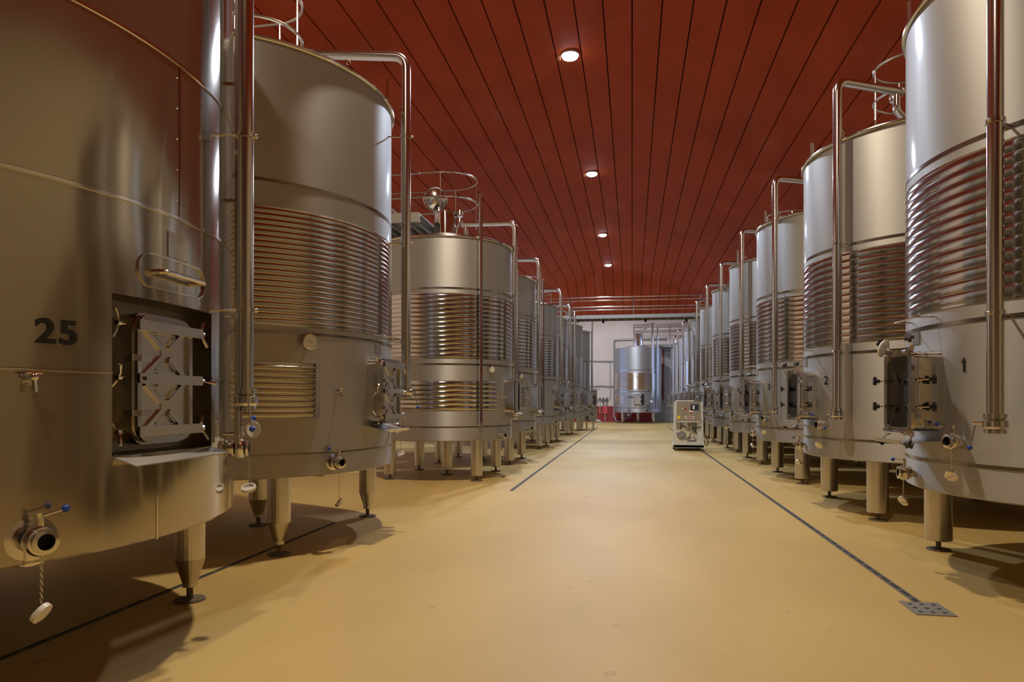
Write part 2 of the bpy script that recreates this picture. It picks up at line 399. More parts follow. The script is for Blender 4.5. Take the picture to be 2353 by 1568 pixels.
def text_on(tank, s, a, z, Rr, size, bold=.03):
    if s == '1':
        q = size; P = [(.06, .5), (.06, -.5), (-.10, -.5), (-.10, .18), (-.16, .14), (-.24, .10), (-.24, .25), (-.12, .33), (-.04, .5)]
        me = MB().add([((Rr + .006) * cos(rad(a) + x * q / Rr), (Rr + .006) * sin(rad(a) + x * q / Rr), z + y * q) for x, y in P], [(0, 8, 3, 2, 1), (8, 7, 6, 5, 4, 3)]).mesh('painted_number', M_PAINTK)
        return tag(obj('painted_number', me, tank), 'black painted number 1')
    cu = bpy.data.curves.new('number', 'FONT'); cu.body = s; cu.size = size / .72; cu.align_x = 'CENTER'; cu.offset = bold * size; cu.resolution_u = 4; cu.space_character = 1.1
    to = bpy.data.objects.new('tmp', cu); COL.objects.link(to); bpy.context.view_layer.update()
    me = bpy.data.meshes.new_from_object(to.evaluated_get(bpy.context.evaluated_depsgraph_get())); bpy.data.objects.remove(to); bpy.data.curves.remove(cu)
    for v in me.vertices:
        t = rad(a) + v.co.x * 1.15 / Rr; h = v.co.y - size / 2; rr = Rr + .006
        v.co = (rr * cos(t), rr * sin(t), z + h)
    me.materials.clear(); me.materials.append(M_PAINTK)
    return tag(obj('painted_number', me, tank), 'black painted number %s' % s)
M_BAND = mat('band_steel', (.33, .30, .26), .2, 1)
def band(tank, Rr, z, h=.03, name='band', m=None, t=.004):
    part('band%g_%g' % (Rr, h), name, lambda: MB().lathe([(Rr - .003, -h / 2), (Rr + t, -h / 2), (Rr + t, h / 2), (Rr - .003, h / 2)], 128), m or M_BAND, tank, T(0, 0, z))
def jacket(tank, Rr, z0, z1, n, depth=.0032, split=True, a0=None, a1=None, key='', flat=.18):
    p = (z1 - z0) / n
    seg = 128 if a0 is None else max(8, int(128 * (a1 - a0) / 360))
    aa = (None, None) if a0 is None else (rad(a0), rad(a1))
    def prof(zb):
        out = [(Rr + .001, zb)]
        for k in range(9):
            t = k / 8; out.append((Rr + .003 + depth * sin(pi * t) ** .8, zb + p * (flat / 2 + (1 - flat) * t)))
        return out + [(Rr + .001, zb + p)]
    if split:
        j = MB().lathe([(Rr + .001, -.012), (Rr + .005, -.012), (Rr + .005, .0), (Rr + .001, 0)], seg, a0=aa[0], a1=aa[1]).build('cooling_jacket', M_POL, tank, T(0, 0, z0))
        MB().lathe([(Rr + .001, 0), (Rr + .005, 0), (Rr + .005, .012), (Rr + .001, .012)], seg, a0=aa[0], a1=aa[1]).build('jacket_edge', M_POL, j, T(0, 0, z1 - z0))
        for i in range(n):
            part('ring%g_%g_%g_%s' % (Rr, p, depth, a0), 'jacket_ring', lambda: MB().lathe(prof(0), seg, a0=aa[0], a1=aa[1]), M_JACK, j, T(0, 0, i * p), 60)
    else:
        P = []
        for i in range(n): P += prof(z0 + i * p)[(0 if i == 0 else 1):]
        MB().lathe(P, seg if a0 is not None else 96, a0=aa[0], a1=aa[1]).build('cooling_jacket', M_JACK, tank, None, 60)
def legs(tank, spots, Hb, r=.115, cone=False):
    for (x, y) in spots:
        if cone:
            l = part('legc%g' % Hb, 'leg', lambda: MB().lathe([(.104, Hb + .03), (.104, .30), (.05, .13), (.05, .10), (.001, .10)], 24), M_LEG, tank, T(x, y, 0), 12)
        else:
            l = part('legs%g_%g' % (Hb, r), 'leg', lambda: MB().lathe([(r, Hb + .03), (r, .10), (r - .01, .095), (.001, .095)], 24), M_LEG, tank, T(x, y, 0))
        part('foot', 'screw_foot', lambda: MB().cyl((0, 0, .015), (0, 0, .11), .022, n=12).lathe([(.022, .02), (.10, .014), (.105, .0)], 24), M_GRATE, l)
def riser(tank, a, off, Rr, zb, zt, rin, zstub=None, brackets=(), lever=(200, 0), r=.051, bulge=True):
    """riser pipe beside the shell, bent in over the roof"""
    t = rad(a); e = Vector((cos(t), sin(t), 0)); o = e * (Rr + off)
    pts = [o + Vector((0, 0, zb)), o + Vector((0, 0, zt)), e * rin + Vector((0, 0, zt + .06))]
    p = MB().tube(fillet(pts, .14, 6), r, 18).build('riser_pipe', M_PIPE, tank)
    MB().lathe([(r, .02), (r + .018, .018), (r + .018, -.012), (r + .004, -.016), (r + .024, -.03), (r + .026, -.07), (r + .01, -.09), (r + .016, -.095), (r + .016, -.115), (.01, -.117)], 24).build('riser_valve', M_CAST, p, T(o.x, o.y, zb))
    hm = frame(a, Rr + off, zb - .05) @ T(0, 0, .0) @ R(-90, 'X') @ T(0, 0, 0)
    MB().cyl((0, 0, 0), (0, 0, .13), .013, n=10).build('valve_stem', M_CAST, p, frame(a + 70, 0, 0) @ T(0, 0, 0) if False else Matrix.Translation(o + Vector((0, 0, zb - .05))) @ frame(a + lever[0], 0, 0))
    tip = Matrix.Translation(o + Vector((0, 0, zb - .05))) @ frame(a + lever[0], 0, 0) @ T(0, 0, .12)
    m = MB().tube([(0, 0, 0), (.02, -.17, .03)], .0055, 8).build('lever', M_CAST, p, tip); MB().ball((.02, -.17, .03), .018).build('lever_ball', M_BLUE, p, tip)
    MB().lathe([(r, -.01), (r + .016, -.01), (r + .016, .012), (r, .012)], 20).build('pipe_clamp', M_CAST, p, Matrix.Translation(e * rin + Vector((0, 0, zt + .06))) @ frame(a, 0, 0))
    if rin < Rr - .15:
        MB().tube(fillet([e * (rin + .06) + Vector((0, 0, zt + .05)), e * (rin + .06) + Vector((0, 0, zt - .18)), e * (rin - .1) + Vector((0, 0, zt - .26))], .06), r * .8, 14).build('down_pipe', M_PIPE, p)
    for z in brackets:
        bm = MB().cyl((0, 0, -off), (0, 0, 0), .009, n=8).lathe([(r, -.014), (r + .01, -.014), (r + .01, .014), (r, .014)], 18, (0, 0, 0), (0, 1, 0)).ball((0, 0, r + .012), .016)
        bm.build('pipe_bracket', M_CAST, p, frame(a, Rr + off, z))
    return p
def gauge(tank, a, Rr, z0, z1, cap=True, glass=True):
    """sight tube in a steel channel"""
    M = frame(a, Rr, 0); h = z1 - z0; c = (z0 + z1) / 2
    g = MB().box((0, c, .045), (.055, h, .006)).box((-.026, c, .06), (.004, h, .03)).box((.026, c, .06), (.004, h, .03)).build('level_gauge', M_PIPE, tank, M)
    MB().cyl((0, z0 + .06, .065), (0, z1 - .02, .065), .012, n=10).build('sight_tube', M_GLASS, g)
    fx = MB()
    for k in range(1, 5): fx.box((0, z0 + h * k / 5.5, .02), (.02, .02, .05))
    fx.build('standoff', M_CAST, g)
    MB().cyl((0, z0 - .02, .06), (0, z0 + .05, .06), .024, n=14).cyl((0, z0, 0), (0, z0, .06), .014, n=10).build('gauge_cock', M_CAST, g)
    return g
def roof(tank, Rr, Ht, neck=True, lid=False, vent=None, lug=(), rise=.30):
    part('roof%g_%g' % (Rr, rise), 'roof', lambda: MB().lathe([(Rr, 0), (.24, rise), (.001, rise)], 96), M_SATIN, tank, T(0, 0, Ht))
    part('rim%g' % Rr, 'rim', lambda: MB().lathe([(Rr + .012 + .022 * cos(2 * pi * k / 10), .022 * sin(2 * pi * k / 10)) for k in range(11)], 128), M_POL, tank, T(0, 0, Ht))
    if neck:
        n = part('neckr%g' % (1 if lid else 0), 'neck', lambda: MB().lathe([(.215, .22), (.215, .70 if lid else .48), (.235, .70 if lid else .48), (.235, .72 if lid else .50), (.19, .72 if lid else .50), (.19, .3)] if lid else [(.215, .22), (.215, .48), (.235, .48), (.235, .50), (.001, .56)], 40), M_POL, tank, T(0, 0, Ht))
        if lid:
            lm = Matrix.Translation((-.20, -.02, 1.0)) @ Vector((.42, -.88, -.12)).to_track_quat('Z', 'Y').to_matrix().to_4x4()
            l = MB().lathe([(.22, .0), (.235, .012), (.22, .024), (.20, .012), (.07, .085), (.001, .085)], 40).build('hatch_lid', M_POL, n, lm)
            MB().tube([(-.22, 0, .1), (.22, 0, .1)], .012, 8).lathe([(.04, .06), (.04, .12), (.001, .12)], 16).build('lid_bar', M_CAST, n, lm)
            MB().tube([(-.1, -.1, .7), (-.12, -.08, .82)], .012, 8).build('lid_hinge', M_CAST, n)
    if vent:
        x, y = vent
        vv = MB().tube(fillet([(x * .75, y * .75, .2), (x * .75, y * .75, .42), (x, y, .50), (x, y, .64)], .07), .025, 10).build('vent_pipe', M_PIPE, tank, T(0, 0, Ht))
        MB().lathe([(.02, 0), (.06, .02), (.066, .06), (.055, .09), (.066, .095), (.06, .13), (.001, .14)], 20).build('relief_valve', M_CAST, vv, T(x, y, .62))
    for a in lug:
        MB().box((0, .05, -.03), (.02, .10, .012)).lathe([(.028, -.006), (.028, .006)], 12, (0, .1, -.03)).build('lifting_lug', M_CAST, tank, frame(a, Rr, Ht))
def guard(tank, cx, side, zs, r=.45, L=1.1):
    """hairpin guard rail round the roof neck; side = direction of the open end along x"""
    g = None
    for z in zs:
        P = [(cx + side * L, r, z)] + [(cx - side * r * sin(pi * k / 16) , r * cos(pi * k / 16), z) for k in range(17)] + [(cx + side * L, -r, z)]
        o = MB().tube(P, .017, 8).build('guard_rail' if g is None else 'lower_rail', M_PIPE, tank if g is None else g)
        if g is None: g = o
    ps = MB()
    zt = zs[0]
    for (x, y) in ((cx - side * r, 0), (cx, r), (cx, -r)) + (((cx + side * .8, r), (cx + side * .8, -r)) if L > .8 else ()):
        MB().cyl((x, y, zt - .95), (x, y, zt), .013, n=8).build('guard_post', M_PIPE, g)
    return g
def shelf_bar(tank, a, z, Rr, w=.42, off=.13):
    return part('hook%g' % off, 'hook_bar', lambda: MB().tube(fillet([(-w / 2, 0, -.02), (-w / 2, 0, off), (w / 2, 0, off), (w / 2, 0, -.02)], .03), .007, 8), M_CAST, tank, frame(a, Rr, z))
def tray(tank, a, z, Rr, w=.5, d=.24, tilt=20):
    def fn():
        b = MB().box((0, 0, d / 2), (w, .006, d)); b.box((0, .012, d), (w, .03, .006)); return b
    return part('tray%g_%g' % (w, d), 'drip_tray', fn, M_BRUSH, tank, frame(a, Rr, z) @ R(tilt, 'X'))
def plate(tank, a, z, Rr, w=.12, h=.1, m=None):
    return part('plate%g' % w, 'name_plate', lambda: MB().box((0, 0, .003), (w, h, .006)), m or M_BRUSH, tank, frame(a, Rr, z))
def shell(tank, Rr, Hb, Ht, m=None):
    return MB().lathe([(.001, Hb + .03), (Rr - .02, Hb), (Rr, Hb + .012)] + [(Rr, Hb + .012 + (Ht - Hb - .012) * k / 6) for k in range(1, 7)], 160).build('shell', m or M_SATIN, tank)

# ------------------------------------------------------------------ right-hand row
RX, RR, RHT, RHB = 3.85, 1.55, 4.585, .694
NAMES = {1: 'steel tank painted 1 with bulging jacket rings, cut by the frame edge',
         2: 'steel tank painted 2, behind the tank painted 1',
         3: 'steel tank painted 3, third in from the frame edge along its row',
         4: 'fourth steel tank of its row, painted 4, with a white cap on its valve',
         5: 'steel tank painted 5, level with the front of the control trolley',
         6: 'steel tank painted 6, just behind the control trolley',
         7: 'steel tank seventh along the row that starts with the tank painted 1',
         8: 'steel tank eighth along the row that starts with the tank painted 1',
         9: 'steel tank ninth along the row that starts with the tank painted 1',
         10: 'steel tank tenth along the row that starts with the tank painted 1',
         11: 'last and farthest steel tank of the row that starts with the tank painted 1'}
for i in range(1, 12):
    y = 6.05 + 3.62 * (i - 1)
    t = thing('steel_tank', NAMES[i], 'tank', (RX, y, 0), 'tanks painted 1 onward along the aisle')
    if i == 1: RSH = shell(t, RR, RHB, RHT)
    else: obj('shell', RSH.data, t)
    roof(t, RR, RHT, vent=(-.55, -.25) if i == 2 else None, lug=(-150, 130) if i < 6 else (), neck=i != 7, rise=.08 if i == 7 else .3)
    band(t, RR, 3.292); band(t, RR, 1.99); band(t, RR, .94, .025)
    jacket(t, RR, 2.12, 3.195, 13, split=i <= 3)
    legs(t, [(-1.0, -1.0), (-1.0, 1.0), (1.0, -1.0), (1.0, 1.0)], RHB, .118)
    riser(t, -147, .15, RR, 1.30, 5.25, 1.2 if i == 7 else .62, brackets=(3.30, 2.0) if i < 5 else (), lever=(-80, 0))
    gauge(t, 140, RR, 1.2, 4.7 if i == 7 else 5.22)
    door_knobs(t, frame(-175, RR + .2, 1.48), knobs=i < 8)
    if i < 8:
        shelf_bar(t, -178, 2.06, RR)
        tray(t, -175, 1.10, RR - .03, .44, .33, 4)
        valve(t, frame(-160.5, RR - .01, 1.11), 1.0, lever=(180, 8), L=.15, chain=.18 if i < 4 else 0, capm=M_WHITEP if i == 4 else None, name='racking_valve')
        valve(t, frame(176, RR - .01, .81), 1.0, lever=(205, 0), L=.13, chain=.16 if i < 4 else 0)
        plate(t, 178, 1.92, RR, .14, .1)
    if i == 1:
        dk = [c for c in t.children if c.name.startswith('manway')][0]
        MB().lathe([(.07, -.006), (.075, .0), (.07, .012), (.001, .014)], 28).build('white_gasket', M_WHITEP, dk, T(-.2, .36, .04) @ R(-50, 'Y') @ R(-20, 'X'))
        cap_chain(t.children[-2], T(.03, .0, .1), .24, M_CAST, 75)
    if i < 7: text_on(t, str(i), -159.3, 1.672, RR, .105)
    if i <= 4: guard(t, -.25, 1, (5.77, 5.35))
    else:
        if i < 9 and i != 7: guard(t, -.25, 1, (5.4,))

# ------------------------------------------------------------------ left-hand row
# T1: tank painted 25, bright insulated cladding with a recessed hatch
def tank25():
    X, Y, Rr, Hb, Ht = -4.27, 3.165, 1.93, .715, 4.85
    t = thing('steel_tank', 'large mirror-bright steel tank painted 25 with a recessed hatch', 'tank', (X, Y, 0), 'tanks across the aisle from the tank painted 1')
    A0, A1, Z0, Z1 = -11.0, 12.0, 1.145, 1.905
    angs = sorted(set([A0, A1] + [A0 + (A1 - A0) * k / 8 for k in range(9)] + [A1 + (360 - (A1 - A0)) * k / 150 for k in range(151)]))[:-1]
    zs = [Hb, Hb + .012, .9, Z0, (Z0 + Z1) / 2, Z1, 2.36, 3.17, 4.0, Ht]
    b = MB(); n = len(angs); v = []; fs = []
    for z in zs: v += [((Rr - (.012 if z == Hb else 0)) * cos(rad(a)), (Rr - (.012 if z == Hb else 0)) * sin(rad(a)), z) for a in angs]
    for j in range(len(zs) - 1):
        for i in range(n):
            k = (i + 1) % n
            if Z0 <= zs[j] < Z1 - .001 and A0 - .01 <= angs[i] < A1 - .01: continue
            fs.append((j * n + i, j * n + k, (j + 1) * n + k, (j + 1) * n + i))
    b.add(v, fs); b.build('shell', M_MIRROR, t)
    MB().lathe([(Rr - .012, 0), (.001, .03)], 96, (0, 0, Hb)).build('underside', M_DARKIN, t)
    # recess box
    am = .5; pl = Rr - .15; rc = MB(); P = []
    for k in range(9):
        dl = rad(A0 + (A1 - A0) * k / 8 - am); P.append((Rr * sin(dl), Rr * cos(dl)))
    v = []
    for (x, z) in P: v += [(x, Z1, z), (x, Z1 - .01, pl), (x, Z0 + .01, pl), (x, Z0, z)]
    fs = []
    for k in range(8):
        q = 4 * k
        for e in range(3): fs.append((q + e, q + e + 1, q + e + 5, q + e + 4))
    fs += [(0, 1, 2, 3), (32, 35, 34, 33)]
    rc.add(v, fs); rc.build('hatch_recess', M_DARKIN, t, frame(am, 0, 0), 20)
    door_clamped(t, frame(.7, pl + .075, 1.515), .09)
    # lip under the hatch
    lip = MB().add([(-.38, 0, 0), (.39, 0, 0), (.41, -.04, .12), (-.34, -.05, .11), (-.38, -.006, 0), (.39, -.006, 0), (.41, -.046, .12), (-.34, -.056, .11)], [(0, 1, 2, 3), (7, 6, 5, 4), (0, 3, 7, 4), (1, 5, 6, 2), (3, 2, 6, 7), (0, 4, 5, 1)])
    lip.build('drip_lip', M_BRUSH, t, frame(am, Rr - .06, 1.15), 20)
    # weld seams
    for z in (2.36, 3.17, 4.05): part('seam25', 'weld_seam', lambda: MB().lathe([(Rr - .002, -.012), (Rr + .007, -.007), (Rr + .007, .007), (Rr - .002, .012)], 160), M_POL, t, T(0, 0, z))
    MB().lathe([(Rr - .002, -.008), (Rr + .006, -.004), (Rr + .006, .004), (Rr - .002, .008)], 140, (0, 0, 1.535), a0=rad(A1), a1=rad(360 + A0)).build('weld_seam', M_POL, t)
    MB().box((0, .405, .0), (.01, .81, .008)).build('vertical_seam', M_POL, t, frame(2, Rr, 2.36))
    for k in range(5): part('rivet', 'rivet', lambda: MB().ball((0, 0, 0), .0045, 8), M_CAST, t, frame(1.3, Rr, 2.45 + .16 * k))
    MB().box((0, .1, 0), (.008, .22, .006)).build('vertical_seam', M_POL, t, frame(-3.2, Rr, .72))
    # grab handle in its obround plate
    hp = MB().ringprism(rrect(.54, .17, .085), rrect(.527, .157, .078), -.008, .004).build('handle_plate', M_POL, t, frame(1, Rr + .006, 2.05))
    for vv in hp.data.vertices: vv.co.z -= vv.co.x ** 2 / (2 * Rr)
    MB().tube(fillet([(-.17, -.005, -.02), (-.17, -.005, .055), (.19, -.005, .05), (.19, -.005, -.02)], .04), .014, 10).build('grab_handle', M_POL, t, frame(1, Rr, 2.05))
    plate(t, 1.5, 2.21, Rr - .003, .16, .13, M_MIRROR)
    text_on(t, '25', -18.4, 1.704, Rr, .105, .035)
    valve(t, frame(-21.3, Rr - .01, .825), 1.0, lever=(0, 12), L=.10, flange=.115, chain=.22, capm=M_WHITEP)
    sample_tap(t, frame(-21.7, Rr, 1.49))
    v2 = valve(t, frame(24, Rr - .02, 1.105), 1.05, lever=(-60, 45), L=.12, name='racking_valve')
    cap_chain(v2, T(.0, -.05, .13), .18, M_WHITEP, 80)
    MB().lathe([(.05, -.004), (.052, .0), (.05, .004), (.001, .004)], 24).build('white_disc', M_WHITEP, v2, T(-.02, .12, .16) @ R(60, 'Y'))
    riser(t, 17, .14, Rr, 1.46, 5.4, .8, brackets=(3.0, 1.95), lever=(-70, 0), r=.045)
    gauge(t, 22, Rr, 1.2, 5.2)
    MB().cyl((0, 1.15, .08), (0, 1.4, .08), .014, n=10).build('drain_tube', M_PIPE, t, frame(18, Rr, 0))
    roof(t, Rr, Ht); legs(t, [(1.20, 1.18), (1.20, -1.18), (-1.2, 1.18), (-1.2, -1.18)], Hb, cone=True)
    return t
tank25()
# T2
def tank2():
    X, Y, Rr, Hb, Ht = -4.24, 6.82, 1.652, .715, 4.60
    t = thing('steel_tank', 'steel tank with a thermometer dial and a ribbed side panel, behind tank 25', 'tank', (X, Y, 0), 'tanks across the aisle from the tank painted 1')
    shell(t, Rr, Hb, Ht); roof(t, Rr, Ht, lug=(-20,))
    band(t, Rr, 3.36, .028); band(t, Rr, 2.02, .025); band(t, Rr, .925, .012)
    jacket(t, Rr, 2.09, 3.12, 21, .0017, flat=.2)
    # ribbed panel low on the shell
    jacket(t, Rr, 1.262, 1.74, 9, .016, a0=-75, a1=-34.5, flat=.55)
    MB().lathe([(Rr, -.01), (Rr + .03, -.01), (Rr + .03, .50), (Rr, .50)], 2, (0, 0, 1.252), a0=rad(-34.6), a1=rad(-33.4)).build('panel_end', M_POL, t)
    dial(t, frame(-37.3, Rr, 1.947), .075)
    sample_tap(t, frame(-26, Rr, 1.497))
    door_clamped(t, frame(-3.5, Rr + .13, 1.51), .16)
    tray(t, -3.5, 1.165, Rr - .03, .52, .27, 14)
    shelf_bar(t, 0, 2.07, Rr)
    plate(t, -3.5, 1.945, Rr, .12, .1)
    valve(t, frame(-27.5, Rr - .01, .83), 1.0, lever=(150, 20), L=.09, flange=.1, chain=.30, capm=M_CAST)
    v = valve(t, frame(14, Rr - .01, 1.115), 1.0, lever=(20, 5), L=.15, name='racking_valve')
    cap_chain(v, T(.0, -.05, .12), .22, M_WHITEP, 65)
    riser(t, 9, .19, Rr, 1.56, 5.15, .25, brackets=(4.28, 3.12, 2.05), lever=(-30, 0))
    part('postrod', 'roof_rod', lambda: MB().cyl((0, -.1, 0), (0, .32, 0), .012, n=8), M_PIPE, t, frame(10, Rr - .02, Ht))
    guard(t, .25, -1, (5.75, 5.35))
    legs(t, [(1.06, -1.04), (1.06, 1.08), (-1.02, 1.2), (-1.06, -1.04), (.08, .28)], Hb, cone=True)
tank2()
LEFT = [  # key, x, y, R, Hb, Ht, label
    ('steel tank with an open round lid on its neck and a level gauge', -3.5, 12.6, 1.26, .712, 4.27),
    ('steel tank painted 1, behind the tank with the open lid', -3.5, 15.8, 1.27, .72, 4.21),
    ('steel tank painted 17 with a tall level gauge, past a gap in the row', -3.5, 20.8, 1.26, .70, 4.28),
    ('steel tank painted 15, beyond the tank painted 17', -3.5, 23.9, 1.26, .70, 4.26),
    ('tall steel tank under the walkway, beyond the tank painted 15', -3.57, 29.3, 1.47, .70, 4.60),
    ('farthest tall steel tank of the row of tank 25', -3.37, 33.6, 1.33, .70, 4.80)]
for i, (lab, X, Y, Rr, Hb, Ht) in enumerate(LEFT):
    t = thing('steel_tank', lab, 'tank', (X, Y, 0), 'tanks across the aisle from the tank painted 1')
    shell(t, Rr, Hb, Ht); roof(t, Rr, Ht, lid=i == 0, vent=(.28, -.02) if i == 0 else ((.3, .1) if i == 2 else None), lug=(-45,) if i < 2 else (), neck=i != 4, rise=.08 if i == 4 else .3)
    band(t, Rr, 3.365); band(t, Rr, 2.05, .028); band(t, Rr, .962, .022)
    jacket(t, Rr, 2.16, 3.265, 14, .0035, split=i < 1)
    if i in (0, 1, 4): jacket(t, Rr, 1.254, 1.749, 6, .0045, split=i < 1, a0=-200, a1=-28)
    dz = 1.50
    door_knobs(t, frame(-8, Rr + .14, dz), .14, knobs=i > 1)
    shelf_bar(t, -6, 2.07, Rr)
    if i > 1: tray(t, -8, 1.12, Rr - .03, .44, .25, 5)
    if i in (0, 1): dial(t, frame(-36.5, Rr, 1.975), .06)
    if i in (0, 2, 4): gauge(t, -47 if i == 0 else -45, Rr, .98, (5.03, 5.0, 0, 0, 5.2)[i] if i in (0, 4) else 5.0)
    riser(t, -40 if i == 4 else -8, .13, Rr, 1.22, (4.70, 4.68, 4.78, 4.75, 5.1, 5.5)[i], (.35, .3, .3, .3, 1.1, .8)[i], lever=(-40, 0), brackets=(3.4,))
    valve(t, frame(-24, Rr - .01, .80), 1.0, lever=(10, 5), L=.16, chain=.15 if i < 3 else 0)
    valve(t, frame(2, Rr - .01, 1.13), 1.0, lever=(30, -10), L=.14, name='racking_valve')
    sample_tap(t, frame(-24, Rr, 1.48))
    if i == 1: text_on(t, '1', -23, 1.70, Rr, .11)
    if i in (2, 3): text_on(t, ('17', '15')[i - 2], -22, 1.70, Rr, .115)
    if i < 4: guard(t, .05 if i == 0 else .25, -1, ((5.60, 5.16), (5.0, 4.7), (5.2, 4.85), (5.2,))[i], (.55, .45, .45, .45)[i], .37 if i == 0 else 1.1)
    s = Rr / 1.26
    legs(t, [(.80 * s, -.86 * s), (.80 * s, .86 * s), (-.8 * s, -.86 * s), (-.8 * s, .86 * s), (0, .1)], Hb, .104)
# small low tank at the end of the row
t = thing('small_tank', 'small low steel tank on thin legs at the end of the row of tank 25', 'tank', (-2.12, 35.0, 0))
MB().lathe([(.001, .40), (.25, .41), (.36, .45), (.36, 1.98), (.37, 2.0), (.001, 2.02)], 64).build('shell', M_SATIN, t)
MB().box((.15, 0, 2.03), (.8, .08, .04)).build('lid_bar', M_GALV, t)
valve(t, frame(-70, .35, .72), 1, lever=(0, 0), chain=0); door_knobs(t, frame(-75, .42, 1.5), .06)
for a in (45, 135, 225, 315): part('thinleg', 'leg', lambda: MB().cyl((0, 0, 0), (0, 0, .5), .035, n=12), M_LEG, t, T(.24 * cos(rad(a)), .24 * sin(rad(a)), 0))
MB().tube(fillet([(.3, -.1, .46), (.5, -.15, .42), (.52, -.15, .36)], .04), .05, 10).build('outlet', M_WHITEP, t)
# tank 10B against the end wall
t = thing('steel_tank', 'steel tank painted 10B standing before the far white wall', 'tank', (.38, 45.6, 0))
Rr, Hb, Ht = 1.5, .70, 4.86
shell(t, Rr, Hb, Ht)
MB().lathe([(Rr, 0), (.32, .2), (.001, .2)], 96, (0, 0, Ht)).build('roof', M_SATIN, t)
MB().lathe([(.30, .16), (.30, .96), (.33, .98), (.001, .99)], 40, (0, 0, Ht)).build('neck', M_POL, t)
MB().tube([(.15, -.1, .98), (.75, -.2, 1.6)], .03, 8).tube([(.5, -.15, 1.25), (.1, -.1, 1.35)], .03, 8).build('roof_lever', M_GALV, t, T(0, 0, Ht))
band(t, Rr, 3.42, .04); band(t, Rr, 2.05, .04); band(t, Rr, 1.0, .03)
jacket(t, Rr, 2.15, 3.22, 18, .012, split=False, a0=-170, a1=-10); jacket(t, Rr, 1.27, 1.82, 8, .012, split=False, a0=-190, a1=-124)
door_clamped(t, frame(-92, Rr + .08, 1.54), .12, nuts=False)
MB().box((0, 0, .0), (.16, .68, .02)).build('open_door_edge', M_BLACK, t, frame(-79.5, Rr + .05, 1.54))
text_on(t, '10B', -110, 1.70, Rr, .15)
MB().tube([frame(-56, Rr + .1, z).translation for z in (1.6, 3.5, 6.3)], .06, 10).build('riser_pipe', M_PIPE, t)
MB().tube([frame(-40, Rr + .08, z).translation for z in (1.1, 3.5, 6.2)], .05, 10).build('level_gauge', M_PIPE, t)
MB().tube(fillet([(.94, -1.3, 6.3), (.94, -1.3, 6.38), (.3, -.4, 6.35)], .1), .06, 8).build('pipe_arm', M_PIPE, t)
for a, z in ((-113, .84), (-70, .86), (-68, 1.15)): valve(t, frame(a, Rr - .02, z), 1.4, lever=(0, 10), chain=.2 if a == -113 else 0, capm=M_WHITEP)
MB().ball((0, 0, .12), .09).build('white_cap', M_WHITEP, t, frame(-59, Rr, 1.40))
legs(t, [(-.98, -.98), (.98, -.98), (-.98, .98), (.98, .98), (0, -.5)], Hb, cone=True)

# ------------------------------------------------------------------ walkways
def walkway(name, label, x0, x1, y0, y1, z0, z1, zr, zm, along='x', posts=(), under=8):
    t = thing(name, label, 'walkway', ((x0 + x1) / 2, (y0 + y1) / 2, z0))
    ox, oy = (x0 + x1) / 2, (y0 + y1) / 2
    def B(c, d): return MB().box((c[0] - ox, c[1] - oy, c[2] - z0), d)
    if along == 'x':
        for y in (y0, y1): B(((x0 + x1) / 2, y, (z0 + z1) / 2), (x1 - x0, .04, z1 - z0)).build('side_beam', M_GALV, t)
    else:
        for x in (x0, x1): B((x, (y0 + y1) / 2, (z0 + z1) / 2), (.04, y1 - y0, z1 - z0)).build('side_beam', M_GALV, t)
    g = B(((x0 + x1) / 2, (y0 + y1) / 2, z1 - .03), (x1 - x0, y1 - y0, .015)).build('deck_plate', M_GALV, t)
    n = under
    for k in range(n):
        if along == 'x':
            x = x0 + (x1 - x0) * (k + .5) / n; B((x, (y0 + y1) / 2, z0 + .05), (.04, y1 - y0, .05)).build('cross_member', M_GALV, t)
        else:
            y = y0 + (y1 - y0) * (k + .5) / n; B(((x0 + x1) / 2, y, z0 + .05), (x1 - x0, .04, .05)).build('cross_member', M_GALV, t)
    for s in (0, 1):
        for z in (zr, zm):
            if along == 'x': p, q = (x0, (y0, y1)[s], z), (x1, (y0, y1)[s], z)
            else: p, q = ((x0, x1)[s], y0, z), ((x0, x1)[s], y1, z)
            MB().cyl([p[0] - ox, p[1] - oy, p[2] - z0], [q[0] - ox, q[1] - oy, q[2] - z0], .022, n=8).build('rail', M_PIPE, t)
        for c in posts:
            p = (c, (y0, y1)[s]) if along == 'x' else ((x0, x1)[s], c)
            MB().cyl((p[0] - ox, p[1] - oy, z1 - z0 - .05), (p[0] - ox, p[1] - oy, zr - z0), .02, n=8).build('rail_post', M_PIPE, t)
    return t
ww = walkway('walkway', 'steel walkway with double rails bridging the aisle above the tanks', -4.6, 4.4, 28.45, 29.4, 4.84, 4.985, 5.72, 5.32, 'x', (-3.9, -2.6, .05, 2.7, 4.2), 26)
for x in (-1.2, .55, 2.2): MB().box((x + .1, .1, -.06), (.09, .09, .12)).build('junction_box', M_BLACK, ww)
lw = walkway('walkway', 'long steel walkway running behind the row of tank 25', -6.2, -5.35, 11.0, 36.0, 4.72, 4.86, 5.75, 5.3, 'y', (11.2, 13.6, 16, 19, 22, 25, 28, 31, 34), 30)
for yy in (12, 18, 24, 30, 35.5):
    MB().box((0, yy - 23.5, -2.36), (.1, .1, 4.72)).build('support_column', M_GALV, lw)
sp = walkway('walkway', 'short walkway spur ending beside the tank with the open lid', -5.3, -3.84, 12.05, 13.15, 4.70, 4.88, 5.60, 5.16, 'x', (-4.9, -4.45), 8)
fw = walkway('walkway', 'slim walkway with rails on the far wall above tank 10B', .1, 4.6, 46.95, 47.75, 5.05, 5.2, 6.6, 6.2, 'x', (.1, 1.3, 2.5, 3.7, 4.6), 8)
